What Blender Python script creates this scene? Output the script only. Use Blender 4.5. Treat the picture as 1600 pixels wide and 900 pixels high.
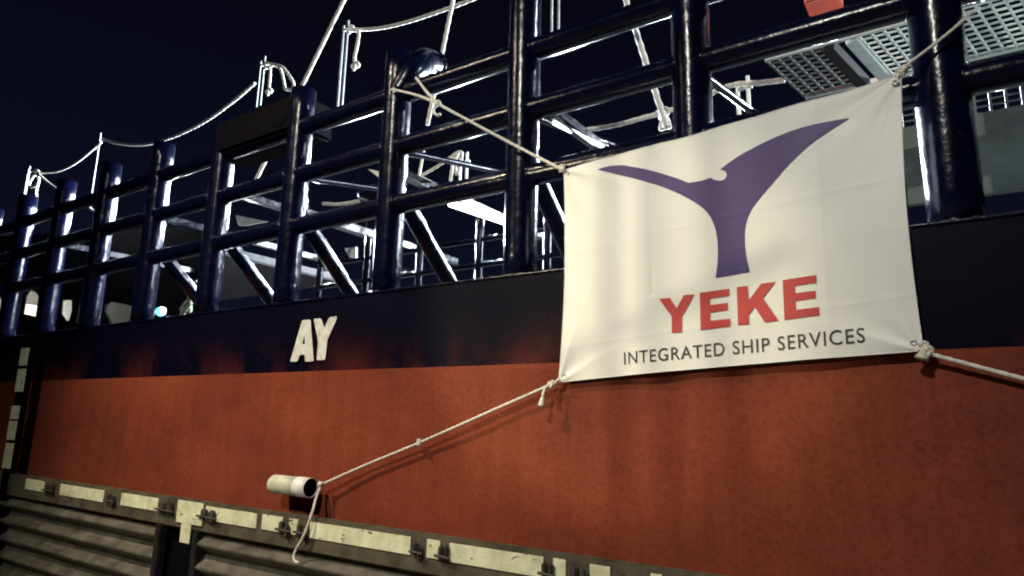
import bpy, bmesh, math, random
from mathutils import Vector, Matrix
from mathutils.geometry import tessellate_polygon
from mathutils import noise as mnoise
random.seed(7)
for o in list(bpy.data.objects): bpy.data.objects.remove(o)
scene = bpy.context.scene
COL = scene.collection
rad = math.radians

# ------------------------------------------------------------------ camera
F = 1062.0                                    # focal length for a 1600 wide picture
up = Vector((125, 5350, -1062)).normalized()
ax = -Vector((-1578, -174, -1062)).normalized()
up = (up - ax * up.dot(ax)).normalized()
ay = up.cross(ax)
R = Matrix((ax, ay, up))                      # camera space -> world
CZ = 3.0
CAM = Vector((0, 0, CZ))
cam = bpy.data.cameras.new('camera'); co = bpy.data.objects.new('camera', cam); COL.objects.link(co)
co.matrix_world = Matrix.Translation(CAM) @ R.to_4x4()
cam.sensor_width = 36; cam.lens = F / 1600 * 36; cam.clip_start = .05; cam.clip_end = 2000
scene.camera = co

# ------------------------------------------------------------------ night sky
w = bpy.data.worlds.new('World'); scene.world = w; w.use_nodes = True
nt = w.node_tree; nt.nodes.clear()
out = nt.nodes.new('ShaderNodeOutputWorld'); bg = nt.nodes.new('ShaderNodeBackground')
tc = nt.nodes.new('ShaderNodeTexCoord'); sx = nt.nodes.new('ShaderNodeSeparateXYZ')
cr = nt.nodes.new('ShaderNodeValToRGB')
nt.links.new(tc.outputs['Generated'], sx.inputs[0]); nt.links.new(sx.outputs['Z'], cr.inputs[0])
cr.color_ramp.elements[0].position = 0.0; cr.color_ramp.elements[0].color = (.0080, .0135, .022, 1)
e = cr.color_ramp.elements.new(.22); e.color = (.0055, .0066, .019, 1)
cr.color_ramp.elements[-1].position = .62; cr.color_ramp.elements[-1].color = (.0028, .0025, .0070, 1)
nt.links.new(cr.outputs[0], bg.inputs[0]); bg.inputs[1].default_value = .66
nt.links.new(bg.outputs[0], out.inputs[0])

# ------------------------------------------------------------------ exposure
scene.render.engine = 'CYCLES'
scene.view_settings.view_transform = 'Standard'; scene.view_settings.look = 'None'
scene.view_settings.exposure = 0.0; scene.view_settings.gamma = 1.0
scene.cycles.filter_width = 2.0
scene.cycles.sample_clamp_indirect = 4.0

# ------------------------------------------------------------------ lamps
def lamp(name, kind, loc, target, energy, color, size=.1, spot=60, blend=1.0, sy=None):
    l = bpy.data.lights.new(name, kind); l.energy = energy; l.color = color
    if kind == 'SPOT': l.spot_size = rad(spot); l.spot_blend = blend; l.shadow_soft_size = size
    elif kind == 'AREA':
        l.size = size
        if sy: l.shape = 'RECTANGLE'; l.size_y = sy
    else: l.shadow_soft_size = size
    o = bpy.data.objects.new(name, l); COL.objects.link(o); o.location = loc
    if target is not None:
        o.rotation_euler = (Vector(target) - Vector(loc)).to_track_quat('-Z', 'Y').to_euler()
    return o
WARM = (1.0, .83, .60); COOL = (.80, .90, 1.0)
lamp('quay_floodlight', 'SPOT', (-10.0, -2.6, 12.6), (-6.6, 5, 2.0), 7000, WARM, .12, 56, 1.0)
lamp('quay_lamp', 'SPOT', (-2.2, -8.5, 13.5), (-3.4, 5, 2.4), 6700, (1.0, .96, .86), .07, 76, 1.0)
lamp('yellow_lamp', 'SPOT', (-9.0, -6.0, 5.6), (-2.75, 5, 4.0), 3300, (1.0, .91, .60), .05, 17, .55)
# floodlights standing inboard along the deck
for (x, y, z, e_) in ((-23, 13, 8.8, 11000), (-20, 13, 9.2, 11000), (-16.8, 13.3, 8.8, 12000), (-13.6, 13.5, 8.8, 12000), (-10.6, 14, 9.2, 12000),
                      (-7.6, 14.5, 9.4, 12000), (-4.8, 14.8, 9.0, 9000), (-2.0, 15.3, 9.6, 9000), (.8, 15.3, 9.0, 6000), (4.5, 14.5, 8.4, 5000)):
    lamp('deck_floodlight', 'POINT', (x, y, z), None, e_, COOL, 0.0)
lamp('walkway_lamp', 'POINT', (2.2, 8.2, 10.8), None, 1500, COOL, 0.0)
# low deck lamps that light the undersides of the walkways
lamp('deck_low_lamp', 'SPOT', (0.6, 6.3, 4.7), (0.5, 7.3, 8.0), 90, (.86, 1.0, .92), .05, 120, .8)
lamp('deck_low_lamp', 'POINT', (-12.5, 8.2, 4.7), None, 45, (.95, 1.0, .95), .0)

# ------------------------------------------------------------------ helpers
def at(px, py, y=5.0):
    d = R @ Vector((px - 800, 450 - py, -F)); d *= y / d.y
    return CAM + d
def atx(px, py, x):
    d = R @ Vector((px - 800, 450 - py, -F)); d *= x / d.x
    return CAM + d
def tag(o, label=None, cat=None, group=None, kind=None):
    if label: o['label'] = label
    if cat: o['category'] = cat
    if group: o['group'] = group
    if kind: o['kind'] = kind
    return o
def link_mesh(name, bm, m, parent=None, smooth=False, world=True):
    bmesh.ops.recalc_face_normals(bm, faces=bm.faces[:])
    me = bpy.data.meshes.new(name); bm.to_mesh(me); bm.free()
    if smooth:
        for p in me.polygons: p.use_smooth = True
    me.materials.append(m)
    o = bpy.data.objects.new(name, me); COL.objects.link(o)
    if parent is not None:
        o.parent = parent
        if world: o.matrix_parent_inverse = wm(parent).inverted()
    return o
def wm(o):
    if o.type == 'MESH': return Matrix.Identity(4)      # meshes carry world coordinates
    m = Matrix.Translation(o.location) @ o.rotation_euler.to_matrix().to_4x4()
    return m if o.parent is None else wm(o.parent) @ m
def empty(name, loc, label, cat, group=None):
    o = bpy.data.objects.new(name, None); COL.objects.link(o); o.location = loc
    o.empty_display_size = .2
    return tag(o, label, cat, group)
def box(bm, a, b, bev=0.0):
    a = Vector(a); b = Vector(b)
    r = bmesh.ops.create_cube(bm, size=1)
    for v in r['verts']:
        v.co = Vector(((a[i] + b[i]) / 2 + v.co[i] * (b[i] - a[i]) for i in range(3)))
    if bev > 0:
        es = list({e for v in r['verts'] for e in v.link_edges})
        bmesh.ops.bevel(bm, geom=es, offset=bev, segments=2, affect='EDGES', clamp_overlap=True)
def smooth_path(pts, n=8):
    pts = [Vector(p) for p in pts]
    if len(pts) < 3:
        return [pts[0].lerp(pts[-1], i / 12) for i in range(13)]
    res = []
    P = [pts[0] * 2 - pts[1]] + pts + [pts[-1] * 2 - pts[-2]]
    for i in range(1, len(P) - 2):
        for k in range(n):
            t = k / n
            a, b, c, d = P[i - 1], P[i], P[i + 1], P[i + 2]
            res.append(.5 * ((2 * b) + (c - a) * t + (2 * a - 5 * b + 4 * c - d) * t * t + (3 * b - a - 3 * c + d) * t ** 3))
    res.append(pts[-1])
    return res
def sweep(bm, pts, r, seg=14, twist=0.0, lobes=0, caps=True, rf=None):
    """tube along a poly-line; lobes/twist make the strands of a rope"""
    pts = [Vector(p) for p in pts]
    t0 = (pts[1] - pts[0]).normalized()
    n = t0.orthogonal().normalized()
    rings = []; s = 0
    for i, p in enumerate(pts):
        t = (pts[min(i + 1, len(pts) - 1)] - pts[max(i - 1, 0)]).normalized()
        n = (n - t * n.dot(t)).normalized(); b = t.cross(n)
        if i: s += (p - pts[i - 1]).length
        rr = r * (rf(i / (len(pts) - 1)) if rf else 1)
        ring = []
        for k in range(seg):
            a = 2 * math.pi * k / seg
            q = rr * (1 + (.10 * math.cos(lobes * (a - twist * s)) if lobes else 0))
            ring.append(bm.verts.new(p + (n * math.cos(a) + b * math.sin(a)) * q))
        rings.append(ring)
    for i in range(len(rings) - 1):
        for k in range(seg):
            bm.faces.new((rings[i][k], rings[i][(k + 1) % seg], rings[i + 1][(k + 1) % seg], rings[i + 1][k]))
    if caps:
        bm.faces.new(rings[0][::-1]); bm.faces.new(rings[-1])
def resample(pts, step):
    out = [pts[0]]; acc = 0
    for a, b in zip(pts, pts[1:]):
        L = (b - a).length
        if L < 1e-9: continue
        d = step - acc
        while d <= L:
            out.append(a.lerp(b, d / L)); d += step
        acc = L - (d - step)
    if (out[-1] - pts[-1]).length > step * .3: out.append(pts[-1])
    return out
def rope_bm(bm, pts, r=.014, n=10):
    p = resample(smooth_path(pts, n), r * .9)
    sweep(bm, p, r, 12, twist=.75 / r * .55, lobes=3)
def pipe(bm, a, b, r, seg=28, bumps=0.0, seed=0):
    a = Vector(a); b = Vector(b); L = (b - a).length
    n = max(2, int(L / .25))
    sweep(bm, [a.lerp(b, i / n) for i in range(n + 1)], r, seg)
def knot(bm, c, r, seed=0):
    """a compact overhand knot: a closed trefoil of rope"""
    c = Vector(c); pts = []
    for i in range(49):
        t = 2 * math.pi * i / 48
        v = Vector((math.sin(t) + 2 * math.sin(2 * t), math.cos(t) - 2 * math.cos(2 * t), -math.sin(3 * t))) * r * .62
        v.rotate(Matrix.Rotation(seed * 1.3, 3, 'Y') @ Matrix.Rotation(1.2 + seed, 3, 'X'))
        pts.append(c + v)
    sweep(bm, pts, r * .8, 10, twist=20 / r * .02, lobes=3, caps=False)

# ------------------------------------------------------------------ materials
def mat(name):
    m = bpy.data.materials.new(name); m.use_nodes = True
    nt = m.node_tree; b = nt.nodes['Principled BSDF']
    return m, nt, b
def N(nt, t, **kw):
    n = nt.nodes.new(t)
    for k, v in kw.items(): setattr(n, k, v)
    return n
def noise(nt, scale, detail=6, rough=.6, vec=None, mapping=None):
    t = N(nt, 'ShaderNodeTexCoord'); mp = N(nt, 'ShaderNodeMapping')
    nt.links.new(t.outputs['Object'], mp.inputs[0])
    if mapping: mp.inputs['Scale'].default_value = mapping
    n = N(nt, 'ShaderNodeTexNoise'); n.inputs['Scale'].default_value = scale
    n.inputs['Detail'].default_value = detail; n.inputs['Roughness'].default_value = rough
    nt.links.new(mp.outputs[0], n.inputs['Vector'])
    return n
def ramp(nt, src, stops):
    r = N(nt, 'ShaderNodeValToRGB'); els = r.color_ramp.elements
    while len(els) > 1: els.remove(els[-1])
    els[0].position = stops[0][0]; els[0].color = tuple(stops[0][1]) + (1,) if len(stops[0][1]) == 3 else stops[0][1]
    for p, c in stops[1:]:
        e = els.new(p); e.color = tuple(c) + (1,)
    nt.links.new(src, r.inputs[0]); return r
def bump(nt, b, src, strength, dist=.02, prev=None):
    n = N(nt, 'ShaderNodeBump'); n.inputs['Strength'].default_value = strength; n.inputs['Distance'].default_value = dist
    nt.links.new(src, n.inputs['Height'])
    if prev: nt.links.new(prev.outputs[0], n.inputs['Normal'])
    nt.links.new(n.outputs[0], b.inputs['Normal']); return n
def mixc(nt, fac, a, b_, mode='MIX'):
    m = N(nt, 'ShaderNodeMix', data_type='RGBA', blend_type=mode)
    if isinstance(fac, float): m.inputs[0].default_value = fac
    else: nt.links.new(fac, m.inputs[0])
    for i, v in ((6, a), (7, b_)):
        if isinstance(v, tuple): m.inputs[i].default_value = v + (1,) if len(v) == 3 else v
        else: nt.links.new(v, m.inputs[i])
    return m.outputs[2]
def mth(nt, op, a, b_=None, clamp=False):
    m = N(nt, 'ShaderNodeMath', operation=op); m.use_clamp = clamp
    for i, v in ((0, a), (1, b_)):
        if v is None: continue
        if isinstance(v, (int, float)): m.inputs[i].default_value = v
        else: nt.links.new(v, m.inputs[i])
    return m.outputs[0]

def simple(name, c1, c2, scale, rough=(.5, .7), metallic=0, bumps=(40, .3, .004), mapping=None):
    m, nt, b = mat(name)
    n = noise(nt, scale, 8, .65, mapping=mapping)
    r = ramp(nt, n.outputs[0], [(.32, c1), (.68, c2)])
    nt.links.new(r.outputs[0], b.inputs['Base Color'])
    rr = ramp(nt, n.outputs[0], [(.3, (rough[0],) * 3), (.7, (rough[1],) * 3)])
    nt.links.new(rr.outputs[0], b.inputs['Roughness']); b.inputs['Metallic'].default_value = metallic
    if bumps:
        n2 = noise(nt, bumps[0], 5, .6); bump(nt, b, n2.outputs[0], bumps[1], bumps[2])
    return m

# thick glossy navy enamel over rough steel: brush marks make the highlights break up
m, nt, b = mat('navy_enamel'); NAVY = m
n1 = noise(nt, 3.0, 8, .6); r = ramp(nt, n1.outputs[0], [(.3, (.0012, .0014, .007)), (.6, (.0016, .0024, .0135)), (.85, (.003, .004, .020))])
nt.links.new(r.outputs[0], b.inputs['Base Color'])
n2 = noise(nt, 9, 6, .7); rr = ramp(nt, n2.outputs[0], [(.3, (.15,) * 3), (.7, (.26,) * 3)])
nt.links.new(rr.outputs[0], b.inputs['Roughness'])
ch = noise(nt, 6.5, 9, .72); cf = ramp(nt, ch.outputs[0], [(.665, (0, 0, 0)), (.69, (1, 1, 1))]).outputs[0]
nt.links.new(mixc(nt, cf, r.outputs[0], (.055, .022, .012)), b.inputs['Base Color'])
nt.links.new(mixc(nt, cf, rr.outputs[0], (.8, .8, .8)), b.inputs['Roughness'])
n3 = noise(nt, 55, 3, .55); bp = bump(nt, b, n3.outputs[0], .32, .0035)
n4 = noise(nt, 7, 3, .5); bump(nt, b, n4.outputs[0], .34, .02, bp)
b.inputs['Specular IOR Level'].default_value = .24

# hull plating: red below, navy above, old red paint showing through the navy
ZB = at(860, 567).z
m, nt, b = mat('hull_paint'); HULL = m
t = N(nt, 'ShaderNodeTexCoord'); sp = N(nt, 'ShaderNodeSeparateXYZ'); nt.links.new(t.outputs['Object'], sp.inputs[0])
big = noise(nt, .55, 9, .62, mapping=(1, 1, 1.6)); streak = noise(nt, 1.0, 8, .65, mapping=(5.5, 1, .45)); fine = noise(nt, 26, 8, .75)
red = ramp(nt, big.outputs[0], [(.28, (.118, .029, .018)), (.5, (.192, .043, .023)), (.72, (.245, .060, .027))]).outputs[0]
st = ramp(nt, streak.outputs[0], [(.35, (.66, .60, .62)), (.55, (1, 1, 1)), (.75, (1.0, 1.08, 1.0))]).outputs[0]
red = mixc(nt, .38, red, st, 'MULTIPLY')
fi = ramp(nt, fine.outputs[0], [(.30, (.60, .58, .64)), (.5, (1, 1, 1)), (.72, (1.25, 1.25, 1.15))]).outputs[0]
red = mixc(nt, .75, red, fi, 'MULTIPLY')
scr = noise(nt, 1.0, 6, .7, mapping=(.9, 1, 14)); sr = ramp(nt, scr.outputs[0], [(.63, (1, 1, 1)), (.70, (.62, .55, .6))]).outputs[0]
red = mixc(nt, .55, red, sr, 'MULTIPLY')
run = noise(nt, 1.0, 5, .6, mapping=(16, 1, .32)); rn = ramp(nt, run.outputs[0], [(.64, (0, 0, 0)), (.76, (.32, .32, .32))]).outputs[0]
red = mixc(nt, rn, red, (.085, .022, .014))
speck = noise(nt, 5.5, 2, .4); sk = ramp(nt, speck.outputs[0], [(.80, (0, 0, 0)), (.82, (.6, .6, .6))]).outputs[0]
red = mixc(nt, sk, red, (.40, .21, .11))
nav = ramp(nt, fine.outputs[0], [(.3, (.0010, .0010, .0050)), (.7, (.0022, .0020, .0095))]).outputs[0]
d = mth(nt, 'SUBTRACT', sp.outputs['Z'], ZB)
fall = mth(nt, 'SUBTRACT', 1.0, mth(nt, 'DIVIDE', d, .62), True)
wn = noise(nt, 1.0, 5, .6, mapping=(.50, 1, .34))
wr = ramp(nt, wn.outputs[0], [(.46, (0, 0, 0)), (.74, (1, 1, 1))]).outputs[0]
wear = mth(nt, 'MULTIPLY', mth(nt, 'POWER', fall, 2.2), wr)
wear = mth(nt, 'MULTIPLY', wear, .75)
nav = mixc(nt, wear, nav, (.17, .028, .016))
isnav = mth(nt, 'GREATER_THAN', d, 0.0)
nt.links.new(mixc(nt, isnav, red, nav), b.inputs['Base Color'])
rr = ramp(nt, fine.outputs[0], [(.3, (.42,) * 3), (.7, (.62,) * 3)]); nt.links.new(rr.outputs[0], b.inputs['Roughness'])
b.inputs['Specular IOR Level'].default_value = .05
bp = bump(nt, b, fine.outputs[0], .25, .004); pl = noise(nt, .9, 2, .4); bump(nt, b, pl.outputs[0], .35, .05, bp)

ROPE = simple('rope_fibre', (.48, .46, .40), (.72, .70, .62), 30, (.8, .95), 0, (160, .5, .003))
GALV = simple('galvanised_steel', (.36, .40, .38), (.58, .62, .60), 14, (.38, .55), .55)
DARKST = simple('dark_steel', (.008, .008, .009), (.022, .019, .019), 6, (.5, .75))
BLACK = simple('black_paint', (.0012, .0012, .002), (.0028, .0026, .004), 9, (.75, .9))
BLACK.node_tree.nodes['Principled BSDF'].inputs['Specular IOR Level'].default_value = .04
GREYP = simple('grey_panel_paint', (.12, .14, .14), (.20, .23, .22), 4, (.5, .7))
DIMG = simple('shaded_galvanised', (.035, .045, .042), (.07, .085, .08), 5, (.5, .7))  # darker copy of the galvanised steel, dimness put into its colour
DARKST.node_tree.nodes['Principled BSDF'].inputs['Specular IOR Level'].default_value = .15
PALE = simple('pale_panel_paint', (.55, .56, .50), (.72, .73, .66), 3, (.5, .7))
REDP = simple('red_box_paint', (.50, .045, .02), (.62, .08, .03), 8, (.35, .5))
LETTER = simple('white_letter_paint', (.50, .52, .53), (.62, .64, .66), 12, (.5, .6))
TUBEW = simple('scuffed_white_plastic', (.42, .42, .30), (.62, .62, .48), 7, (.35, .55))
CAPW = simple('white_cap', (.66, .67, .64), (.76, .76, .74), 7, (.3, .45))
GRIME = simple('grimy_ribbed_steel', (.028, .026, .019), (.125, .114, .086), 3.2, (.55, .85), 0, (30, .5, .006), (1, 1, 2.2))
OLIVE = simple('grimy_olive_rail', (.032, .028, .016), (.095, .083, .05), 5, (.6, .85), 0, (45, .6, .006))
STRIP = simple('white_reflective_strip', (.52, .55, .42), (.70, .72, .56), 7, (.4, .6), 0, (60, .2, .002))
def worn(m, cover):
    nt = m.node_tree; b = nt.nodes['Principled BSDF']; src = b.inputs['Base Color'].links[0].from_socket
    n = noise(nt, 13, 7, .7, mapping=(.6, 1, 1.3)); r = ramp(nt, n.outputs[0], [(cover, (1, 1, 1)), (cover + .03, (0, 0, 0))])
    n2 = noise(nt, 3, 5, .7); r2 = ramp(nt, n2.outputs[0], [(.35, (.80, .78, .64)), (.6, (1.1, 1.1, 1.0))])
    c = mixc(nt, 1.0, src, r2.outputs[0], 'MULTIPLY')
    nt.links.new(mixc(nt, r.outputs[0], c, (.035, .03, .018)), b.inputs['Base Color'])
worn(STRIP, .36); worn(LETTER, .30)
CONC = simple('quay_concrete', (.16, .15, .13), (.26, .25, .22), 1.2, (.8, .95))
WATER = simple('harbour_water', (.004, .007, .010), (.008, .012, .016), 1, (.05, .1), 0, (1.5, .5, .1))
GREENR = simple('green_net_fibre', (.14, .20, .13), (.34, .40, .28), 22, (.8, .95))
RUBBER = simple('dark_latch', (.020, .018, .014), (.055, .048, .036), 9, (.5, .8))

def cloth(name, c1, c2, trans=.35, rough=.55):
    m, nt, b = mat(name)
    n = noise(nt, 1.6, 7, .6); r = ramp(nt, n.outputs[0], [(.3, c1), (.7, c2)])
    nt.links.new(r.outputs[0], b.inputs['Base Color']); b.inputs['Roughness'].default_value = rough
    wv = noise(nt, 240, 2, .5); bp = bump(nt, b, wv.outputs[0], .12, .001)
    cr_ = noise(nt, 4.0, 5, .55, mapping=(1, 1, .55)); bump(nt, b, cr_.outputs[0], .12, .03, bp)
    tr = N(nt, 'ShaderNodeBsdfTranslucent'); nt.links.new(r.outputs[0], tr.inputs[0])
    mx = N(nt, 'ShaderNodeMixShader'); mx.inputs[0].default_value = trans
    nt.links.new(b.outputs[0], mx.inputs[1]); nt.links.new(tr.outputs[0], mx.inputs[2])
    nt.links.new(mx.outputs[0], nt.nodes['Material Output'].inputs[0])
    return m
BANNER = cloth('banner_vinyl', (.70, .70, .655), (.76, .76, .71), .004)
INKP = cloth('purple_ink', (.036, .018, .125), (.062, .028, .150), .05)
INKR = cloth('red_ink', (.44, .028, .024), (.52, .040, .034), .05)
INKK = cloth('black_ink', (.035, .030, .025), (.05, .045, .035), .1)
def emit(name, col, s):
    m, nt, b = mat(name); b.inputs['Emission Color'].default_value = col + (1,); b.inputs['Emission Strength'].default_value = s
    b.inputs['Base Color'].default_value = (.8, .8, .8, 1); return m
BEAMGLOW = emit('beam_highlight_glow', (.86, .94, 1.0), 9)  # glow standing in for the bright lines on the cross beams
LITCYAN = emit('lit_cyan_lens', (.12, .62, .78), 2.2)

# ------------------------------------------------------------------ the setting
bm = bmesh.new(); box(bm, (-120, -90, -.6), (120, 4.95, 0)); tag(link_mesh('quay', bm, CONC), kind='structure')
bm = bmesh.new()
bmesh.ops.create_grid(bm, x_segments=1, y_segments=1, size=700, matrix=Matrix.Translation((0, 0, -1.6)))
tag(link_mesh('water', bm, WATER), kind='structure')

# ------------------------------------------------------------------ the ship
HT = at(870, 422).z                                    # top of the bulwark plate
ship = empty('cargo_ship', (-6, 5.0, 0), 'red hulled cargo ship with a navy band, moored behind the white banner', 'ship')
X0, X1 = -46, 16
bm = bmesh.new()
nx, nz = 420, 26
vs = [[None] * (nz + 1) for _ in range(nx + 1)]
for i in range(nx + 1):
    for j in range(nz + 1):
        x = X0 + (X1 - X0) * i / nx; z = -2.5 + (HT + 2.5) * j / nz
        y = 5.004 + .012 * math.sin(x * 2.2 + 1.3) * math.sin(z * 1.1) + .012 * abs(math.sin(x * math.pi / .85)) * (.5 + .5 * math.sin(x * .7 + z))
        if j == nz: y = 5.0
        vs[i][j] = bm.verts.new((x, max(y, 4.992), z))
for i in range(nx):
    for j in range(nz):
        bm.faces.new((vs[i][j], vs[i + 1][j], vs[i + 1][j + 1], vs[i][j + 1]))
hull = link_mesh('hull', bm, HULL, ship, smooth=True)
bm = bmesh.new()
# plate thickness: top flange
box(bm, (X0, 5.004, HT - .03), (X1, 5.36, HT), .004)
link_mesh('flange', bm, NAVY, ship)
bm = bmesh.new(); pipe(bm, (X0, 5.0, HT), (X1, 5.0, HT), .016, 10)
link_mesh('bulwark_edge', bm, NAVY, ship, True)
bm = bmesh.new(); box(bm, (X0, 5.05, 3.20), (X1, 22, 3.30)); link_mesh('deck', bm, DARKST, ship)
bm = bmesh.new(); box(bm, (X0, 21.9, -2.5), (X1, 22, HT)); link_mesh('far_hull', bm, DARKST, ship)
def poly_mesh(name, loops, m, parent, yfun, thick=.004, cut=None):
    """flat letter or emblem: loops are lists of (X, Z); follows the surface y = yfun(X, Z)"""
    bm = bmesh.new()
    vv = [[Vector((p[0], p[1], 0)) for p in l] for l in loops]
    flat = [v for l in vv for v in l]
    bv = [bm.verts.new(v) for v in flat]
    for tri in tessellate_polygon(vv):
        try: bm.faces.new([bv[i] for i in tri])
        except ValueError: pass
    if cut:
        xs = [v.co.x for v in bm.verts]; ys = [v.co.y for v in bm.verts]
        for a0, a1, k in ((min(xs), max(xs), 0), (min(ys), max(ys), 1)):
            t = a0 + cut
            while t < a1:
                no = Vector((1, 0, 0)) if k == 0 else Vector((0, 1, 0))
                bmesh.ops.bisect_plane(bm, geom=bm.verts[:] + bm.edges[:] + bm.faces[:], plane_co=no * t, plane_no=no)
                t += cut
    for v in bm.verts:
        X, Z = v.co.x, v.co.y
        v.co = Vector((X, yfun(X, Z) - thick, Z))
    bmesh.ops.recalc_face_normals(bm, faces=bm.faces[:])
    if bm.faces and sum(f.normal.y for f in bm.faces) > 0: bmesh.ops.reverse_faces(bm, faces=bm.faces[:])
    me = bpy.data.meshes.new(name); bm.to_mesh(me); bm.free(); me.materials.append(m)
    for p in me.polygons: p.use_smooth = True
    o = bpy.data.objects.new(name, me); COL.objects.link(o)
    o.parent = parent; o.matrix_parent_inverse = wm(parent).inverted()
    return o
def zoomed(pts, x0, y0, s, y=5.0):
    r = []
    for p in pts:
        q = at(x0 + p[0] * s, y0 + p[1] * s, y); r.append((q.x, q.z))
    return r
def rounded(loop, r=.012, n=3):
    res = []; L = len(loop)
    for i in range(L):
        a = Vector(loop[i - 1]); b_ = Vector(loop[i]); c = Vector(loop[(i + 1) % L])
        p = b_ + (a - b_).normalized() * min(r, (a - b_).length * .4); q = b_ + (c - b_).normalized() * min(r, (c - b_).length * .4)
        for k in range(n + 1):
            t = k / n; v = p.lerp(b_, t).lerp(b_.lerp(q, t), t); res.append((v.x, v.y))
    return res
hy = lambda X, Z: 4.986
A1 = zoomed([(276, 627), (370, 303), (436, 298), (461, 623), (392, 626), (391, 571), (352, 574), (332, 627)], 400, 440, .2)
A2 = zoomed([(372, 489), (388, 420), (393, 488)], 400, 440, .2)
Y1 = zoomed([(460, 293), (519, 289), (543, 362), (582, 280), (643, 272), (638, 300), (568, 455), (550, 612), (484, 616), (495, 470)], 400, 440, .2)
poly_mesh('painted_letter', [rounded(A1, .02), A2], LETTER, hull, hy)
poly_mesh('painted_letter', [rounded(Y1, .02)], LETTER, hull, hy)

# ------------------------------------------------------------------ pipe framework on the bulwark
PY = 5.17
POSTX = [-18.55, -16.85, -15.2, -13.56, -11.91, -10.25, -8.58, -6.91, -5.21, -3.47, -1.77, -0.03]
PTOP = 7.17
frame = empty('pipe_framework', (-6, PY, HT), 'tall glossy navy pipe framework of posts and rails standing along the ship side', 'framework')
ZT = 5.0; RZ = []
for px, py in ((607, 155), (607, 235), (600, 324)): RZ.append(at(px, py, PY).z)
for x in POSTX:
    bm = bmesh.new()
    top = PTOP if x < -4 else 9.2
    rr = .155 if x < -4 else (.165 if x > -1 else .16)
    pipe(bm, (x, PY, HT - .02), (x, PY, top), rr, 40)
    p = link_mesh('post', bm, NAVY, frame, True)
    for z in RZ:                                       # weld beads
        for sd in (-1, 1):
            bm = bmesh.new()
            c = [Vector((x + sd * math.sqrt(max(rr * rr - (.112 * math.cos(a)) ** 2, 0)), PY + .112 * math.cos(a), z + .112 * math.sin(a))) for a in [math.pi / 2 + k * math.pi / 8 for k in range(9)]]
            sweep(bm, c, .011, 8); link_mesh('weld_bead', bm, NAVY, p, True)
    bm = bmesh.new()
    c = [Vector((x + (rr + .006) * math.cos(a), PY + (rr + .006) * math.sin(a), HT + .012)) for a in [k * math.pi / 16 for k in range(33)]]
    sweep(bm, c, .016, 8, caps=False)
    link_mesh('weld_bead', bm, NAVY, p, True)
for z in RZ:
    bm = bmesh.new(); pipe(bm, (-40, PY, z), (9, PY, z), .108, 36); link_mesh('rail', bm, NAVY, frame, True)
# transverse beams, sloping braces
IY = 7.25
def beam_at(x, pa, pb, half=.05):
    a = atx(pa[0], pa[1], x); b_ = atx(pb[0], pb[1], x); z = (a.z + b_.z) / 2
    bm = bmesh.new(); box(bm, (x - half, PY + .1, z + .01), (x + half, 8.4, z + .01 + 2 * half), .008)
    return link_mesh('cross_beam', bm, NAVY, frame), z
zs = {}
for x, pa, pb in ((-5.21, (703, 317), (790, 347)), (-3.47, (865, 192), (940, 228)), (-6.91, (522, 353), (592, 378)), (-8.58, (385, 312), (450, 335))):
    zs[x] = beam_at(x, pa, pb)[1]
for x in (-10.25, -13.56):
    bm = bmesh.new(); box(bm, (x - .05, PY + .1, 5.95), (x + .05, 8.4, 6.05), .008); link_mesh('cross_beam', bm, NAVY, frame)
for x in POSTX:
    if x > -1 or x < -11: continue
    bm = bmesh.new(); pipe(bm, (x + .02, PY + .08, 5.52), (x + .02, 6.75, 4.15), .095, 28); link_mesh('brace', bm, NAVY, frame, True)

# inner railing, lower and thinner, further inboard
inner = empty('inner_railing', (-6, IY, 3.3), 'low navy inner deck railing seen through the big pipe framework', 'railing')
x = -8.85
while x < -1.5:
    bm = bmesh.new(); pipe(bm, (x, IY, 3.3), (x, IY, 5.95), .055, 22); link_mesh('post', bm, NAVY, inner, True); x += 1.1
for z in (5.12, 5.48):
    bm = bmesh.new(); pipe(bm, (-8.9, IY, z), (-1.6, IY, z), .035, 16); link_mesh('rail', bm, NAVY, inner, True)

# upper inboard pipes that carry the rope stanchions, on arms from the posts
for yy, zz_, xa_, xb_ in ((6.6, 7.66, -21.5, -2.6), (7.6, 6.47, -8.0, .4)):
    bm = bmesh.new(); pipe(bm, (xa_, yy, zz_), (xb_, yy, zz_), .07, 20); link_mesh('stanchion_pipe', bm, NAVY, frame, True)
for x in POSTX[1:10]:
    bm = bmesh.new(); pipe(bm, (x, PY + .05, RZ[0] + .03), (x, 6.6, 7.62), .04, 14); link_mesh('arm', bm, NAVY, frame, True)
for x in (-6.91, -5.21, -3.47, -1.77):
    bm = bmesh.new(); pipe(bm, (x, PY + .05, RZ[1]), (x, 7.6, 6.47), .04, 14); link_mesh('arm', bm, NAVY, frame, True)

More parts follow.
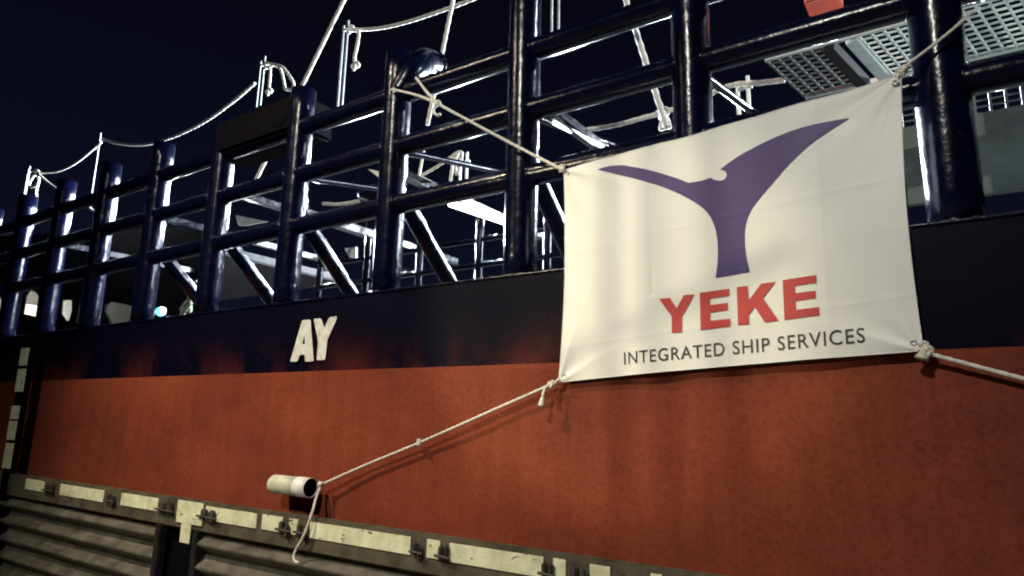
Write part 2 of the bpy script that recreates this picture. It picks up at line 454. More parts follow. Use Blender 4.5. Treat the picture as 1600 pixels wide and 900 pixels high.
# ------------------------------------------------------------------ banner
Yb = 4.93
BC = {k: at(*p, Yb) for k, p in dict(tl=(880, 265), tr=(1408, 118), br=(1443, 548), bl=(873, 597)).items()}
def by(X, Z):
    y = 4.925
    for c, k, amp, ph in ((BC['tr'], 9, .020, .4), (BC['tl'], 8, .018, 1.0), (BC['br'], 8, .014, .2), (BC['bl'], 7, .014, 2.0)):
        dx, dz = X - c.x, Z - c.z; r = math.hypot(dx, dz); a = math.atan2(dz, dx)
        y += .5 * amp * math.sin(a * k + ph) * math.exp(-r / .55) * min(1, r / .08)
    for c, tx, tz in ((BC['tr'], -1, -.55), (BC['tr'], -.45, -1), (BC['tl'], 1, -.4), (BC['tl'], .5, -1), (BC['br'], -1, .35), (BC['bl'], 1, .5), (BC['bl'], .35, 1)):
        n_ = math.hypot(tx, tz); ux, uz = tx / n_, tz / n_; dx, dz = X - c.x, Z - c.z
        al = dx * ux + dz * uz; ac = -dx * uz + dz * ux
        if al > 0: y -= .016 * math.exp(-abs(ac) / (.012 + .07 * al)) * math.exp(-al / .45) * min(1, al / .06)
    for fx in (-2.05, -1.35, -.8): y -= .0035 * math.exp(-abs(X - fx) / .012)
    for fz in (3.75, 4.55): y -= .0025 * math.exp(-abs(Z - fz - .09 * (X + 1.5)) / .012)
    y += .009 * math.sin(X * 5.0 + .7 * Z) + .006 * math.sin(X * 11 + 2)
    y += .010 * math.exp(-((X + 2.05) / .02) ** 2) * (1 if Z > 4.0 else .3)
    return y
banner = empty('banner', BC['bl'], 'big white printed banner with purple emblem roped to the ship side', 'banner')
bm = bmesh.new(); nu, nv = 200, 140; g = []
for i in range(nu + 1):
    u = i / nu; col_ = []
    for j in range(nv + 1):
        v = j / nv
        # edges bow in slightly between the tied corners
        uu = u + .012 * math.sin(math.pi * v) * (1 - 2 * u); vv_ = v + .006 * math.sin(math.pi * u) * (1 - 2 * v)
        p = (BC['bl'] * (1 - uu) * (1 - vv_) + BC['br'] * uu * (1 - vv_) + BC['tl'] * (1 - uu) * vv_ + BC['tr'] * uu * vv_)
        col_.append(bm.verts.new((p.x, by(p.x, p.z), p.z)))
    g.append(col_)
for i in range(nu):
    for j in range(nv): bm.faces.new((g[i][j], g[i + 1][j], g[i + 1][j + 1], g[i][j + 1]))
sheet = link_mesh('sheet', bm, BANNER, banner, True)
# folded hem round the edge
bm = bmesh.new()
hem = [Vector((v[0], v[1] - .002, v[2])) for v in []]
me = sheet.data
idx = lambda i, j: me.vertices[i * (nv + 1) + j].co.copy()
loop = [idx(i, 0) for i in range(nu + 1)] + [idx(nu, j) for j in range(1, nv + 1)] + [idx(i, nv) for i in range(nu - 1, -1, -1)] + [idx(0, j) for j in range(nv - 1, -1, -1)]
sweep(bm, loop, .004, 6, caps=False); link_mesh('hem', bm, BANNER, banner, True)
Z1 = (920, 170, .3)
def cm(pts, n=6, closed=False):
    return [(v.x, v.y) for v in smooth_path([Vector((p[0], p[1], 0)) for p in pts], n)]
emb = cm([(52, 320), (105, 303), (160, 297), (200, 300), (330, 326), (450, 360), (518, 385)]) + \
      cm([(518, 385), (580, 376), (635, 361)])[1:] + \
      cm([(640, 363), (657, 372), (685, 376), (709, 369), (721, 348), (714, 329), (698, 320), (684, 321)]) + \
      cm([(690, 316), (740, 278), (830, 222), (950, 163), (1100, 108), (1250, 68), (1358, 47)])[1:] + \
      cm([(1358, 47), (1260, 112), (1150, 195), (1040, 300), (950, 400), (880, 480), (835, 550), (815, 620), (813, 700), (822, 780), (839, 850)])[1:] + \
      cm([(662, 881), (672, 800), (672, 700), (658, 620), (625, 550), (570, 498), (480, 447), (370, 402), (230, 363), (52, 320)])[:-1]
poly_mesh('emblem', [zoomed(emb, *Z1, y=Yb)], INKP, banner, by, .007, .05)
Z2 = (1020, 420, .175)
for L in ([(68, 274), (160, 262), (218, 355), (280, 236), (372, 228), (263, 430), (264, 568), (177, 574), (177, 430)],
          [(420, 214), (683, 180), (684, 243), (512, 266), (512, 326), (672, 306), (674, 370), (513, 390), (514, 466), (692, 446), (697, 514), (428, 548)],
          [(752, 166), (848, 153), (856, 284), (968, 134), (1100, 117), (985, 262), (1125, 465), (1003, 480), (912, 342), (858, 414), (860, 494), (764, 507)],
          [(1162, 104), (1465, 62), (1466, 130), (1273, 158), (1274, 224), (1455, 200), (1462, 266), (1278, 292), (1284, 370), (1490, 346), (1492, 420), (1180, 460)]):
    poly_mesh('logo_letter', [zoomed(L, *Z2, y=Yb)], INKR, banner, by, .007, .05)
# slogan
cu = bpy.data.curves.new('slogan', 'FONT'); cu.body = 'INTEGRATED SHIP SERVICES'; cu.size = 1; cu.space_character = 1.12; cu.offset = .004
cu.resolution_u = 4
to = bpy.data.objects.new('slogan_src', cu); COL.objects.link(to)
bpy.context.view_layer.update()
me = bpy.data.meshes.new_from_object(to.evaluated_get(bpy.context.evaluated_depsgraph_get()))
bpy.data.objects.remove(to)
xs = [v.co.x for v in me.vertices]; ysv = [v.co.y for v in me.vertices]
a = at(960 + 62 * .25625, 500 + 272 * .25625, Yb); b_ = at(960 + 1532 * .25625, 500 + 136 * .25625, Yb)
ha = at(960 + 62 * .25625, 500 + 198 * .25625, Yb).z - a.z; hb = at(960 + 1530 * .25625, 500 + 46 * .25625, Yb).z - b_.z
for v in me.vertices:
    t = (v.co.x - min(xs)) / (max(xs) - min(xs)); h = (v.co.y - 0) / (max(ysv) - 0)
    X = a.x + (b_.x - a.x) * t; Z = a.z + (b_.z - a.z) * t + h * (ha + (hb - ha) * t)
    v.co = Vector((X, by(X, Z) - .005, Z))
full = bmesh.new(); full.from_mesh(me); bpy.data.meshes.remove(me)
iv = sorted((min(v.co.x for v in f.verts), max(v.co.x for v in f.verts)) for f in full.faces)
gaps = []; reach = iv[0][1]
for lo, hi in iv:
    if lo > reach: gaps.append((lo - reach, (lo + reach) / 2))
    reach = max(reach, hi)
lim = [-1e9] + sorted(g_[1] for g_ in sorted(gaps)[-2:]) + [1e9]
for k in range(3):
    bmw = full.copy(); bmesh.ops.delete(bmw, geom=[v for v in bmw.verts if not lim[k] <= v.co.x < lim[k + 1]], context='VERTS')
    link_mesh('slogan_word', bmw, INKK, banner)
# eyelets
for k, (dx, dz) in dict(tl=(.04, -.04), tr=(-.04, -.05), br=(-.05, .05), bl=(.05, .05)).items():
    c = BC[k]; X, Z = c.x + dx, c.z + dz
    bm = bmesh.new()
    ring = [Vector((X + .016 * math.cos(t), by(X, Z) - .006, Z + .016 * math.sin(t))) for t in [i * math.pi / 8 for i in range(17)]]
    sweep(bm, ring, .005, 8, caps=False); link_mesh('eyelet', bm, GALV, banner, True)

# ------------------------------------------------------------------ ropes that hold the banner
def rope(name, paths, label, cat='rope', r=.014, knots=(), group=None, m=None, fan=None):
    bm = bmesh.new()
    for p in paths: rope_bm(bm, p, r)
    for i, k in enumerate(knots): knot(bm, k, r * 1.25, i)
    o = link_mesh(name, bm, m or ROPE, None, True)
    return tag(o, label, cat, group)
def cuff(bm, a, b, r0, r1):
    sweep(bm, [Vector(a).lerp(Vector(b), t / 5) for t in range(6)], r0, 12, rf=lambda t: 1 + (r1 / r0 - 1) * t)
p0 = BC['tl'] + Vector((.02, -.03, -.02))
rope('rope', [[p0, at(820, 235, 4.93), at(750, 198, 4.93), at(684, 162, 4.93)],
              [at(684, 162, 4.93), at(655, 150, 4.94), at(628, 143, 4.96), at(612, 140, 4.99)],
              [at(684, 162, 4.92), at(668, 145, 4.94), at(655, 128, 5.0), at(650, 122, 5.06)],
              [at(682, 162, 4.92), at(677, 174, 4.91), at(684, 180, 4.90), at(688, 178, 4.90)]],
     'rope from the top left corner of the banner, looped round a navy post', knots=[at(683, 162, 4.92), BC['tl'] + Vector((0, -.02, 0))], r=.0135)
rope('rope', [[BC['tr'] + Vector((-.02, -.03, -.02)), at(1412, 106, 4.93), at(1455, 73, 4.94), at(1485, 49, 4.95), at(1503, 33, 4.99)],
              [at(1503, 33, 4.99), at(1512, 25, 5.1), at(1530, 12, 5.3)],
              [at(1412, 108, 4.92), at(1402, 120, 4.9), at(1404, 130, 4.9)], [at(1411, 106, 4.91), at(1418, 110, 4.93), at(1408, 118, 4.90)]],
     'rope rising from the top right corner of the banner across the thick post', knots=[at(1411, 107, 4.91), at(1404, 113, 4.91)], r=.010)
rope('rope', [[BC['br'] + Vector((-.02, -.03, .01)), at(1450, 552, 4.92), at(1520, 571, 4.93), at(1600, 592, 4.94), at(1720, 622, 4.95), at(1900, 664, 4.97)]],
     'rope running right from the bottom right corner of the banner over red hull', knots=[at(1448, 549, 4.91), at(1444, 543, 4.91)], r=.0135)
bm = bmesh.new(); a = at(1444, 549, 4.9)
cuff(bm, a, at(1440, 561, 4.89), .02, .042)
tag(link_mesh('rag', bm, TUBEW, None, True), 'crumpled white cloth tab knotted at the bottom right corner of the banner', 'rag')
bl = BC['bl']
rope('rope', [[bl + Vector((.02, -.03, .02)), at(858, 602, 4.92), at(770, 641, 4.92), at(655, 692, 4.92), at(570, 727, 4.92), at(503, 757, 4.90)],
              [at(503, 757, 4.90), at(495, 775, 4.84), at(490, 794, 4.72), at(487, 803, 4.645), at(482, 818, 4.625), at(474, 838, 4.62), at(464, 856, 4.62), at(459, 868, 4.61), at(461, 877, 4.60), at(467, 879, 4.60)],
              [at(503, 757, 4.9), at(498, 752, 4.88)]],
     'long rope from the banner bottom left corner, its end hanging by the white tube', r=.0125,
     knots=[at(862, 600, 4.91), at(655, 692, 4.915), at(502, 757, 4.89)])
bm = bmesh.new(); rope_bm(bm, [at(857, 602, 4.91), at(851, 608, 4.87), at(848, 620, 4.86), at(847, 626, 4.86)], .0125)
cuff(bm, at(848, 622, 4.86), at(846, 634, 4.86), .018, .032)
tag(link_mesh('rope_tail', bm, ROPE, None, True), 'short frayed rope tail hanging from the bottom left corner of the banner', 'rope')

# ------------------------------------------------------------------ unseen pipes added before the yellow lamp to cast shade bands on the banner
qr = empty('banner_gobo', (-7.1, -2.8, 0), 'steel pipe scaffold added out of view to band the banner with shade', 'gobo')
L0 = Vector((-9, -6, 5.6))
for X, Z in ((-2.42, 0), (-2.05, 0), (-1.55, 0)):
    q = L0.lerp(Vector((X, 4.93, 4)), .3); bm = bmesh.new(); pipe(bm, (q.x, q.y, 0), (q.x, q.y, 6.4), .019, 14); link_mesh('upright', bm, GALV, qr, True)
a = L0.lerp(Vector((-3.3, 4.93, 3.35)), .3); b_ = L0.lerp(Vector((-1.0, 4.93, 4.25)), .3)
bm = bmesh.new(); pipe(bm, a, b_, .018, 14); link_mesh('brace', bm, GALV, qr, True)

# ------------------------------------------------------------------ white tube against the hull
c0 = at(428, 756, 4.83); c1 = at(486, 760, 4.83)
tb = empty('tube', c0, 'short scuffed white tube lying level against the red hull at the rope end', 'tube')
bm = bmesh.new(); rt = .098
n = 40
def lathe(bm, prof, origin, axis, seg=40):
    axis = axis.normalized(); u = axis.orthogonal().normalized(); v = axis.cross(u); rings = []
    for s, r in prof:
        rings.append([bm.verts.new(origin + axis * s + (u * math.cos(2 * math.pi * k / seg) + v * math.sin(2 * math.pi * k / seg)) * r) for k in range(seg)])
    for i in range(len(rings) - 1):
        for k in range(seg): bm.faces.new((rings[i][k], rings[i][(k + 1) % seg], rings[i + 1][(k + 1) % seg], rings[i + 1][k]))
axv = Vector((1, 0, 0)); L = (c1 - c0).length
lathe(bm, [(0, .001), (0, rt - .012), (.012, rt), (L * .68, rt), (L * .68, rt - .01)], c0, axv)
link_mesh('barrel', bm, TUBEW, tb, True)
bm = bmesh.new()
lathe(bm, [(L * .67, rt - .008), (L * .675, rt + .003), (L * .72, rt + .004), (L, rt + .002), (L, rt - .003), (L * .97, rt - .004)], c0, axv)
link_mesh('open_cap', bm, CAPW, tb, True)
bm = bmesh.new(); lathe(bm, [(L * .992, rt - .0035), (L * .75, rt - .006), (L * .75, .001)], c0, axv); link_mesh('hollow_shade', bm, BLACK, tb, True)  # black lining stands in for the shade inside the open end
bm = bmesh.new(); box(bm, (c0.x + .1, 4.88, c0.z - .03), (c0.x + .16, 4.995, c0.z + .03), .005); box(bm, (c1.x - .2, 4.88, c0.z - .03), (c1.x - .14, 4.995, c0.z + .03), .005)
link_mesh('bracket', bm, RUBBER, tb)

# ------------------------------------------------------------------ ribbed steel barrier along the quay edge
BY = 4.68
zt = at(600, 832, BY).z                                # top of the white strip
bar = empty('quay_barrier', (-6, BY, 0), 'low barrier of grimy ribbed steel panels with white reflective strips on top', 'barrier')
sh = at(600, 832, BY).z - at(600, 860, BY).z           # strip height
bx = lambda px, py=None: at(px, 741 + .148 * px, BY).x
bm = bmesh.new(); box(bm, (-16.2, BY + .012, zt - sh - .14), (-.6, BY + .10, zt + .036), .012); link_mesh('top_rail', bm, OLIVE, bar)
def strip(x0, x1, z0, z1, m=STRIP, y=BY):
    bm = bmesh.new(); box(bm, (x0, y, z0), (x1, y + .011, z1), .003)
    return link_mesh('reflective_strip', bm, m, bar)
for a0, a1 in ((41, 70), (95, 163), (190, 248), (322, 402), (410, 442), (452, 466), (485, 642), (667, 688), (702, 849), (864, 884), (921, 953), (1016, 1034)):
    jz = random.uniform(-.004, .004)
    strip(bx(a0), bx(a1), zt - sh + jz, zt + jz)
# T shaped white plate on the pillar between two panels
xa, xb = bx(279), bx(319); xm = (xa + xb) / 2
strip(xa, xb, zt - sh * 1.5, zt + .02, y=BY - .008); strip(bx(288), bx(303), zt - sh * 2.9, zt - sh * 1.52, y=BY - .008)
# latches
for px in (80, 176, 262, 328, 447, 475, 654, 695, 857, 905, 980):
    t = empty_part = None
    x = bx(px); bm = bmesh.new()
    wdt = (.07 if px > 400 else .14) * random.uniform(.8, 1.45); rz = random.uniform(-.02, .03)
    box(bm, (x - wdt * .8, BY - .03, zt - sh * .95), (x - wdt * .1, BY + .011, zt - sh * .25), .012)
    box(bm, (x + wdt * .1, BY - .035, zt - sh * 1.15 + rz), (x + wdt * .9, BY + .011, zt - sh * .25 + rz), .02)
    pipe(bm, (x - wdt * 1.1, BY - .035, zt - sh * .75), (x + wdt * 1.2, BY - .035, zt - sh * .8), .012, 10)
    link_mesh('latch', bm, RUBBER, bar)
# ribbed panels
def panel(x0, x1):
    bm = bmesh.new(); prof = []
    z = zt - sh - .145; k = 0
    n = 150; zb = zt - 1.9
    for i in range(n + 1):
        zz = z + (zb - z) * i / n
        ph = ((z - zz) / .25) % 1
        d = .5 - .5 * math.cos(2 * math.pi * ph); d = d ** 1.25
        prof.append((BY + .115 - .12 * d, zz))
    nxp = max(2, int((x1 - x0) / .3)); g = []
    for i in range(nxp + 1):
        x = x0 + (x1 - x0) * i / nxp
        g.append([bm.verts.new((x, y + .006 * math.sin(x * 3 + zz * 4), zz)) for y, zz in prof])
    for i in range(nxp):
        for j in range(n): bm.faces.new((g[i][j], g[i + 1][j], g[i + 1][j + 1], g[i][j + 1]))
    p = link_mesh('ribbed_panel', bm, GRIME, bar, True)
    for xx in (x0, x1):
        bm = bmesh.new(); box(bm, (xx - .055, BY - .012, zb), (xx + .055, BY + .09, zt - sh - .142), .01)
        link_mesh('panel_frame', bm, DARKST, p)
panel(-14.6, bx(253)); panel(bx(311), bx(905) + .2); panel(bx(905) + .75, -.75)
bm = bmesh.new(); box(bm, (-16, BY + .14, .0), (-.7, BY + .2, zt - sh - .15)); link_mesh('back_plate', bm, BLACK, bar)
# upright at the left end with worn white plates
xp0 = at(24, 640, BY).x
pt = at(40, 545, BY).z
bm = bmesh.new(); box(bm, (xp0 - .14, BY + .012, 0), (xp0 + .16, BY + .10, pt + .03), .01); up_ = link_mesh('upright', bm, BLACK, bar)
for y0, y1, dx in ((545, 572, 0), (577, 612, .01), (634, 655, 0), (658, 688, -.01), (693, 734, .0)):
    z1 = at(24, y0, BY).z; z0 = at(24, y1, BY).z
    bm = bmesh.new(); box(bm, (xp0 - .16 + dx, BY - .002, z0), (xp0 + .15 + dx, BY + .010, z1), .004)
    o = link_mesh('reflective_plate', bm, STRIP, up_)

# ------------------------------------------------------------------ stanchions and life line behind the framework
SG = 'rope stanchions inboard of the pipe framework'
SY = 6.6
def stanchion(pt, pb, label, y=SY, gap=.055, double=True, r=.018):
    a = at(*pt, y); zb = at(*pb, y).z; print('zb', zb); t = empty('stanchion', (a.x, y, zb), label, 'stanchion', SG)
    for s in ((-1, 1) if double else (0,)):
        bm = bmesh.new(); xx = a.x + s * gap
        box(bm, (xx - r, y - .01, zb), (xx + r, y + .01, a.z + s * .03), .003); link_mesh('flat_bar', bm, GALV, t)
    if double:
        bm = bmesh.new(); pipe(bm, (a.x - gap * 1.2, y, a.z - .12), (a.x + gap * 1.8, y, a.z - .12), .02, 12); link_mesh('cross_pin', bm, GALV, t, True)
    return a
s1 = stanchion((46, 262), (34, 340), 'leftmost rope stanchion, with a hanging bundle of rope at its top', gap=.04)
s2 = stanchion((157, 208), (147, 305), 'lone pale stanchion second from the left, rope running from its top', double=False, r=.035)
s3 = stanchion((411, 92), (406, 165), 'pale double stanchion with a rope loop above the dark box')
s4 = stanchion((541, 36), (529, 172), 'tallest pale double stanchion holding the upper life line rope', gap=.05)
s5 = stanchion((868, -22), (862, 52), 'double stanchion behind the post top at the upper edge', gap=.05, r=.012)
s6 = stanchion((725, 242), (718, 282), 'short double stanchion with a knotted rope behind the framework', gap=.06, y=7.6)
s7 = stanchion((1160, 124), (1160, 178), 'small double stanchion just above the top edge of the banner', gap=.06, y=7.6, r=.02)
LG = 'life line ropes inboard of the framework'
rl = .026
rope('life_line', [[at(55, 268), at(62, 272), at(90, 268), at(120, 253), at(145, 232)]].__class__([[at(p[0], p[1], SY) for p in ((50, 268), (70, 270), (95, 266), (122, 252), (158, 222))]]),
     'slack rope sagging between the two leftmost stanchions', r=rl, group=LG)
rope('life_line', [[at(p[0], p[1], SY) for p in ((160, 217), (185, 224), (225, 226), (270, 214), (320, 190), (365, 158), (398, 130))]],
     'long sagging rope against the night sky rising to the dark box', r=rl, group=LG)
rope('life_line', [[at(p[0], p[1], SY) for p in ((545, 46), (585, 45), (630, 36), (680, 20), (735, 0), (800, -30))]],
     'rope running from the tallest stanchion to the top of the picture', r=rl, group=LG, knots=[at(547, 46, SY)])
rope('rope_tail', [[at(p[0], p[1], SY - .05) for p in ((548, 47), (560, 50), (558, 70), (554, 90), (555, 103))]],
     'rope tail dangling beside the tallest stanchion', r=.026, knots=[at(555, 103, SY - .05)])
rope('rope_loop', [[at(p[0], p[1], SY - .05) for p in ((414, 98), (425, 100), (440, 104), (452, 118), (459, 132), (455, 140), (446, 138), (443, 125), (438, 108), (428, 101), (422, 105))],
                   [at(p[0], p[1], SY - .08) for p in ((418, 104), (422, 110), (421, 128), (420, 142))]],
     'rope loop and tail hanging from the stanchion above the dark box', r=.024, knots=[at(420, 143, SY - .08), at(416, 103, SY - .05)])
rope('rope_bundle', [[at(p[0], p[1], SY - .05) for p in ((48, 266), (58, 268), (60, 285), (50, 292), (45, 288), (52, 275), (57, 270), (60, 282), (56, 300), (57, 306))],
                     [at(p[0], p[1], SY - .06) for p in ((60, 272), (72, 283), (84, 292), (96, 301))]],
     'tangled bundle of rope hanging from the leftmost stanchion', r=.030, knots=[at(57, 270, SY - .06)])
rope('life_line', [[at(p[0], p[1], 7.6) for p in ((915, 203), (960, 196), (1005, 184), (1035, 176), (1062, 167), (1090, 158), (1120, 142), (1150, 132), (1190, 129), (1226, 125))]],
     'whitish rope passing just above the top edge of the banner', r=.030, group=LG, knots=[at(1035, 177, 7.58)])
rope('rope_tail', [[at(p[0], p[1], 7.5) for p in ((1034, 176), (1036, 185), (1034, 196), (1034, 203))], [at(p[0], p[1], 7.5) for p in ((1037, 176), (1042, 188), (1046, 200))]],
     'pair of short thick rope ends hanging above the banner edge', r=.034)
rope('rope_loop', [[at(p[0], p[1], 7.5) for p in ((655, 276), (680, 262), (702, 247), (715, 238), (722, 240), (718, 262), (713, 272), (712, 250), (716, 240), (708, 248), (706, 266), (704, 282))],
                   [at(p[0], p[1], 7.5) for p in ((655, 276), (668, 282), (681, 289))]],
     'rope tied from the tall post to the short stanchion, with a hanging loop', r=.022)
rope('life_line', [[at(p[0], p[1], 7.5) for p in ((505, 318), (530, 319), (560, 314), (590, 306))]], 'short slack rope seen low between two posts of the framework', r=.028, group=LG)
rope('life_line', [[at(p[0], p[1], 7.0) for p in ((138, 322), (147, 330), (170, 332))]], 'small piece of slack rope low at the left of the framework', r=.03, group=LG)
# stays
WG = 'stay ropes rising out of the picture'
def stay(a, b, y, r, label):
    A = at(*a, y); B_ = at(*b, y); B2 = A + (B_ - A) * 1.12
    bm = bmesh.new(); rope_bm(bm, [A, A.lerp(B2, .5), B2], r, 6); tag(link_mesh('stay_rope', bm, ROPE, None, True), label, 'rope', WG)
stay((398, 285), (562, -50), 6.3, .030, 'thick stay rope slanting up to the right behind the dark box')
stay((668, 195), (716, -40), 6.3, .026, 'stay rope rising beside the navy pipe elbow')
stay((1042, 200), (965, -40), 6.9, .034, 'pale stay strap leaning left behind the rails above the banner')
stay((654, 280), (662, 235), 6.9, .02, 'thin short rope strand behind the middle post')

# dark box on top of the framework
a = at(346, 235, 5.17); b_ = at(480, 150, 5.17)
bx0 = empty('equipment_box', ((a.x + b_.x) / 2, 5.2, 6.7), 'large matt black box clamped on top of the pipe framework', 'box')
zl, zh = RZ[0] + .11, at(415, 160, 5.0).z
bm = bmesh.new(); box(bm, (a.x, 5.02, RZ[0] - .05), (b_.x + .02, 5.62, zh), .04); link_mesh('housing', bm, BLACK, bx0)
c = at(435, 178, 5.0)
bm = bmesh.new(); lathe(bm, [(0, .001), (0, .15), (.012, .18), (.03, .20)], Vector((c.x, 5.0, c.z)), Vector((0, 1, 0))); link_mesh('window', bm, BLACK, bx0, True)

# navy pipe elbow on post
el = empty('pipe_elbow', at(650, 105, 5.3), 'short navy pipe stub with open end clamped to a post top', 'pipe')
a = at(648, 103, 5.25); b_ = at(678, 100, 6.05)
bm = bmesh.new(); pts = smooth_path([a + Vector((-.1, -.1, -.35)), a + Vector((0, 0, -.05)), a.lerp(b_, .5) + Vector((0, 0, .06)), b_], 6); sweep(bm, pts, .15, 28, caps=False); link_mesh('bend', bm, NAVY, el, True)
bm = bmesh.new(); d_ = (b_ - pts[-3]).normalized(); lathe(bm, [(-.05, .15), (-.05, .175), (.02, .175), (.02, .13), (-.3, .13)], b_, d_, 28); link_mesh('collar', bm, NAVY, el, True)

# small dome vent seen between posts
vn = empty('vent_cowl', at(585, 300, 7.4), 'small dark domed vent between two posts', 'vent')
c = at(585, 303, 7.4); bm = bmesh.new()
lathe(bm, [(-1.6, .10), (-.12, .10), (-.12, .24), (-.02, .27), (.08, .24), (.16, .15), (.19, .001)], c, Vector((0, 0, 1)), 28); link_mesh('cowl', bm, NAVY, vn, True)

# ------------------------------------------------------------------ glowing tubes added under two cross beams as their bright highlights
def glow_tube(x, pa, pb, label, r=.03):
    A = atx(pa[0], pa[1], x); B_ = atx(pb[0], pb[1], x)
    t = empty('glow_tube', A, label, 'lamp', 'glowing tubes added as highlights on the cross beams')
    bm = bmesh.new(); pipe(bm, A, B_, r, 14); link_mesh('tube', bm, BEAMGLOW, t, True)
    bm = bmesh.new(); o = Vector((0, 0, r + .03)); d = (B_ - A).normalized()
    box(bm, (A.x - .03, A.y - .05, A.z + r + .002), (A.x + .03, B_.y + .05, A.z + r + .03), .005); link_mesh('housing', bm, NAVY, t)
glow_tube(-5.21 + .06, (704, 318), (792, 348), 'glowing tube added as the brightest beam highlight, left of the thick post beside the banner', .042)
glow_tube(-3.47 + .06, (866, 192), (941, 229), 'glowing tube added as a beam highlight just above the top left corner of the banner', .022)

# ------------------------------------------------------------------ walkway with gratings, upper right
PV = Vector((.287, 1, -.177)); PO = at(1340, 50, 6.5)
PN = Vector((1, 0, 0)).cross(PV).normalized()
def onp(px, py):
    d = R @ Vector((px - 800, 450 - py, -F)); t = (PO - CAM).dot(PN) / d.dot(PN); p = CAM + d * t
    q = p - PO; v = q.y / PV.y; u = q.x - PV.x * v
    return u, v
def pp(u, v, w=0): return PO + Vector((1, 0, 0)) * u + PV * v + PN * w
wk = empty('grating_walkway', pp(.3, .5), 'raised walkway of open steel gratings seen from below at upper right', 'walkway')
def bar3(bm, p, q, wdt, h):
    d = (q - p).normalized(); s = d.cross(PN).normalized() * wdt / 2; n = PN * h / 2
    vs = [bm.verts.new(c + i * s + j * n) for c in (p, q) for i, j in ((-1, -1), (1, -1), (1, 1), (-1, 1))]
    for f in ((0, 1, 2, 3), (7, 6, 5, 4), (0, 4, 5, 1), (1, 5, 6, 2), (2, 6, 7, 3), (3, 7, 4, 0)): bm.faces.new([vs[i] for i in f])
def grating(u0, u1, v0, v1, du, dv, m, wu=.016, wv=.010):
    bm = bmesh.new(); u = u0
    while u <= u1 + 1e-6: bar3(bm, pp(u, v0), pp(u, v1), wu, .03); u += du
    v = v0
    while v <= v1 + 1e-6: bar3(bm, pp(u0, v, .004), pp(u1, v, .004), wv, .02); v += dv
    return link_mesh('grating', bm, m, wk)
uB0 = onp(1345, 60)[0]; uA0, uA1 = onp(1203, 100)[0], onp(1285, 75)[0]
vt = onp(1345, 55)[1]; vb = onp(1557, 80)[1]; print('grating', uB0, uA0, uA1, vt, vb)
pit = (onp(1422, 105)[0] - onp(1395, 113)[0]) * .62
grating(uB0, uB0 + 3.4, vt, vb, .100, .078, GALV, .015, .009)
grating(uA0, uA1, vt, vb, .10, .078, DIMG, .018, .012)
bm = bmesh.new(); um = onp(1300, 74)[0]; bar3(bm, pp(um, vt, -.03), pp(um, vb, -.03), .10, .12); link_mesh('support_beam', bm, DARKST, wk)
bm = bmesh.new(); um = onp(1332, 62)[0]; bar3(bm, pp(um, vt, -.03), pp(um, vb, -.03), .10, .04); link_mesh('support_beam', bm, GALV, wk)
bm = bmesh.new(); bar3(bm, pp(uA0, vt - .02), pp(uB0 + 3.4, vt - .02), .03, .05); bar3(bm, pp(uA0, vb + .02), pp(uB0 + 3.4, vb + .02), .03, .05); link_mesh('edge_bar', bm, GALV, wk)
# grey bulkhead beyond the thick post
wa = empty('deckhouse_wall', at(1540, 300, 8.5), 'grey green deckhouse wall glimpsed right of the thick post', 'wall')
q0 = at(1404, 160, 8.5); q1 = at(1600, 120, 8.5)
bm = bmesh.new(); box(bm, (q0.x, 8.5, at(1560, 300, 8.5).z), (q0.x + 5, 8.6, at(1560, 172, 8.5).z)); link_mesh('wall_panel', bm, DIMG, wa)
bm = bmesh.new(); zt2 = at(1560, 128, 8.5).z; zb2 = at(1560, 170, 8.5).z
x = q0.x
while x < q0.x + 5: box(bm, (x, 8.50, zb2), (x + .025, 8.54, zt2)); x += .14
z = zb2
while z <= zt2: box(bm, (q0.x, 8.545, z), (q0.x + 5, 8.56, z + .015)); z += .075
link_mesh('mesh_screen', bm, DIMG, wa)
# red box above the rail
rb = empty('red_locker', at(1280, -10, 6.3), 'bright red locker cut by the top edge of the picture', 'locker')
a = at(1256, 6, 6.3); bm = bmesh.new(); box(bm, (a.x, 6.3, a.z), (a.x + .30, 6.6, a.z + .6), .02); link_mesh('body', bm, REDP, rb)
bm = bmesh.new(); box(bm, (a.x - .02, 6.28, a.z + .5), (a.x + .32, 6.62, a.z + .62), .02); link_mesh('lid', bm, REDP, rb)

# ------------------------------------------------------------------ inboard structure at lower left: dark plate with openings, pale lit wall behind
WY = 7.9
wb = empty('web_plate', at(130, 470, WY), 'dark steel web plate pierced by chamfered openings through which a pale lit wall shows', 'web plate')
ops = [[(-30, 455), (-2, 462), (8, 478), (6, 486), (-30, 488)],
       [(39, 462), (46, 453), (56, 457), (66, 472), (63, 496), (35, 490)],
       [(96, 468), (112, 469), (112, 485), (108, 500), (103, 503), (94, 490)],
       [(124, 474), (128, 471), (132, 476), (130, 488), (127, 507), (119, 504)],
       [(165, 476), (172, 471), (211, 479), (210, 494), (203, 502), (174, 508), (163, 486)]]
outer = [at(-60, 372, WY), at(330, 352, WY), at(330, 540, WY), at(-60, 600, WY)]
def plate(loops, y0, y1):
    bm = bmesh.new(); vv = [[Vector((p.x, p.z, 0)) for p in l] for l in loops]
    flat = [v for l in vv for v in l]
    F_ = [bm.verts.new((v.x, y0, v.y)) for v in flat]; B2 = [bm.verts.new((v.x, y1, v.y)) for v in flat]
    for tri in tessellate_polygon(vv):
        bm.faces.new([F_[i] for i in tri]); bm.faces.new([B2[i] for i in tri][::-1])
    k = 0
    for l in vv:
        n = len(l)
        for i in range(n): bm.faces.new((F_[k + i], F_[k + (i + 1) % n], B2[k + (i + 1) % n], B2[k + i]))
        k += n
    return bm
link_mesh('plate', plate([outer] + [[at(p[0], p[1], WY) for p in o] for o in ops], WY, WY + .05), DARKST, wb)
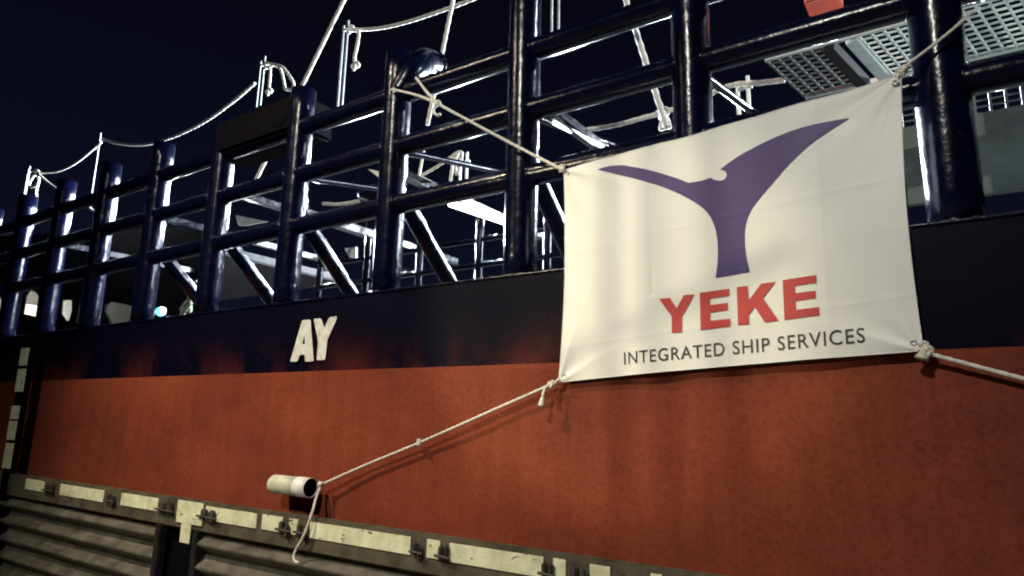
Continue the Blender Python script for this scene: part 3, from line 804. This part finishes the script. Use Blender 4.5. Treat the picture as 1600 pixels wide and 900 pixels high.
pw = empty('pale_deckhouse', at(100, 480, 9.6), 'pale lit deckhouse wall behind the dark web plate at lower left', 'deckhouse')
a = at(-80, 440, 9.6); b_ = at(250, 520, 9.6)
bm = bmesh.new(); box(bm, (a.x, 9.6, 3.3), (b_.x, 10.6, at(100, 440, 9.6).z)); link_mesh('wall', bm, PALE, pw)
lamp('deckhouse_lamp', 'AREA', ((a.x + b_.x) / 2, 8.3, 4.2), ((a.x + b_.x) / 2, 9.6, 5.6), 420, (1, .98, .9), 1.0, sy=.2)
# overhead hatch cover, underside lit in places
hc = empty('hatch_cover', at(300, 380, 9), 'brownish dark hatch cover slab above the deck at left', 'hatch cover')
bm = bmesh.new(); zz = at(330, 395, 8.2).z; box(bm, (-26, 8.1, zz), (-13.6, 12, zz + .2), .03); link_mesh('slab', bm, DARKST, hc)
hp = 'pale plates standing in for lit patches overhead'  # pale plates stand in for lit patches of the overhead underside
for quad, y, lab in (([(368, 336), (417, 346), (385, 352), (372, 352)], 7.8, 'pale triangular plate for a lit overhead patch, right of the fourth visible brace'),
                     ([(487, 371), (499, 369), (503, 375), (488, 381)], 8.6, 'tiny pale rounded plate for a lit patch behind a post'),
                     ([(538, 388), (556, 386), (556, 403), (546, 402)], 8.6, 'pale square plate for a lit patch behind the sloping brace'),
                     ([(575, 264), (602, 270), (600, 281), (590, 276)], 7.0, 'pale wedge plate for a lit patch just above the middle rail')):
    tag(link_mesh('lit_patch', plate([[at(p[0], p[1], y) for p in quad]], y, y + .04), PALE), lab, 'plate', hp)

# cyan work lamp and green net on the deck
cl = empty('work_lamp', at(253, 490, 7.0), 'small work lamp glowing cyan on the deck behind the rail', 'lamp')
a = at(252, 489, 7.0)
bm = bmesh.new(); lathe(bm, [(0, .001), (0, .085), (.05, .10), (.07, .10), (.07, .001)], a, Vector((.6, -.6, .5))); link_mesh('lens', bm, LITCYAN, cl, True)
bm = bmesh.new(); box(bm, (a.x - .1, 7.05, 3.3), (a.x + .1, 7.2, a.z - .05), .01); link_mesh('stand', bm, DARKST, cl)
lamp('cyan_glow', 'SPOT', (a.x + .1, 6.95, a.z + .05), (a.x + .35, 7.9, a.z + .9), 60, (.1, .7, 1.0), .03, 70, 1)
bm = bmesh.new(); random.seed(3)
for k in range(7):
    pts = []
    for i in range(7):
        t = i / 6; px = 312 - 26 * t + random.uniform(-7, 7); py = 446 + 42 * t + random.uniform(-6, 6)
        pts.append(at(px, py, 6.5 + random.uniform(-.12, .12)))
    rope_bm(bm, pts, .034, 6)
tag(link_mesh('net_bundle', bm, GREENR, None, True), 'tangled greenish white rope net slumped on the bulwark beside the cyan lamp', 'net')
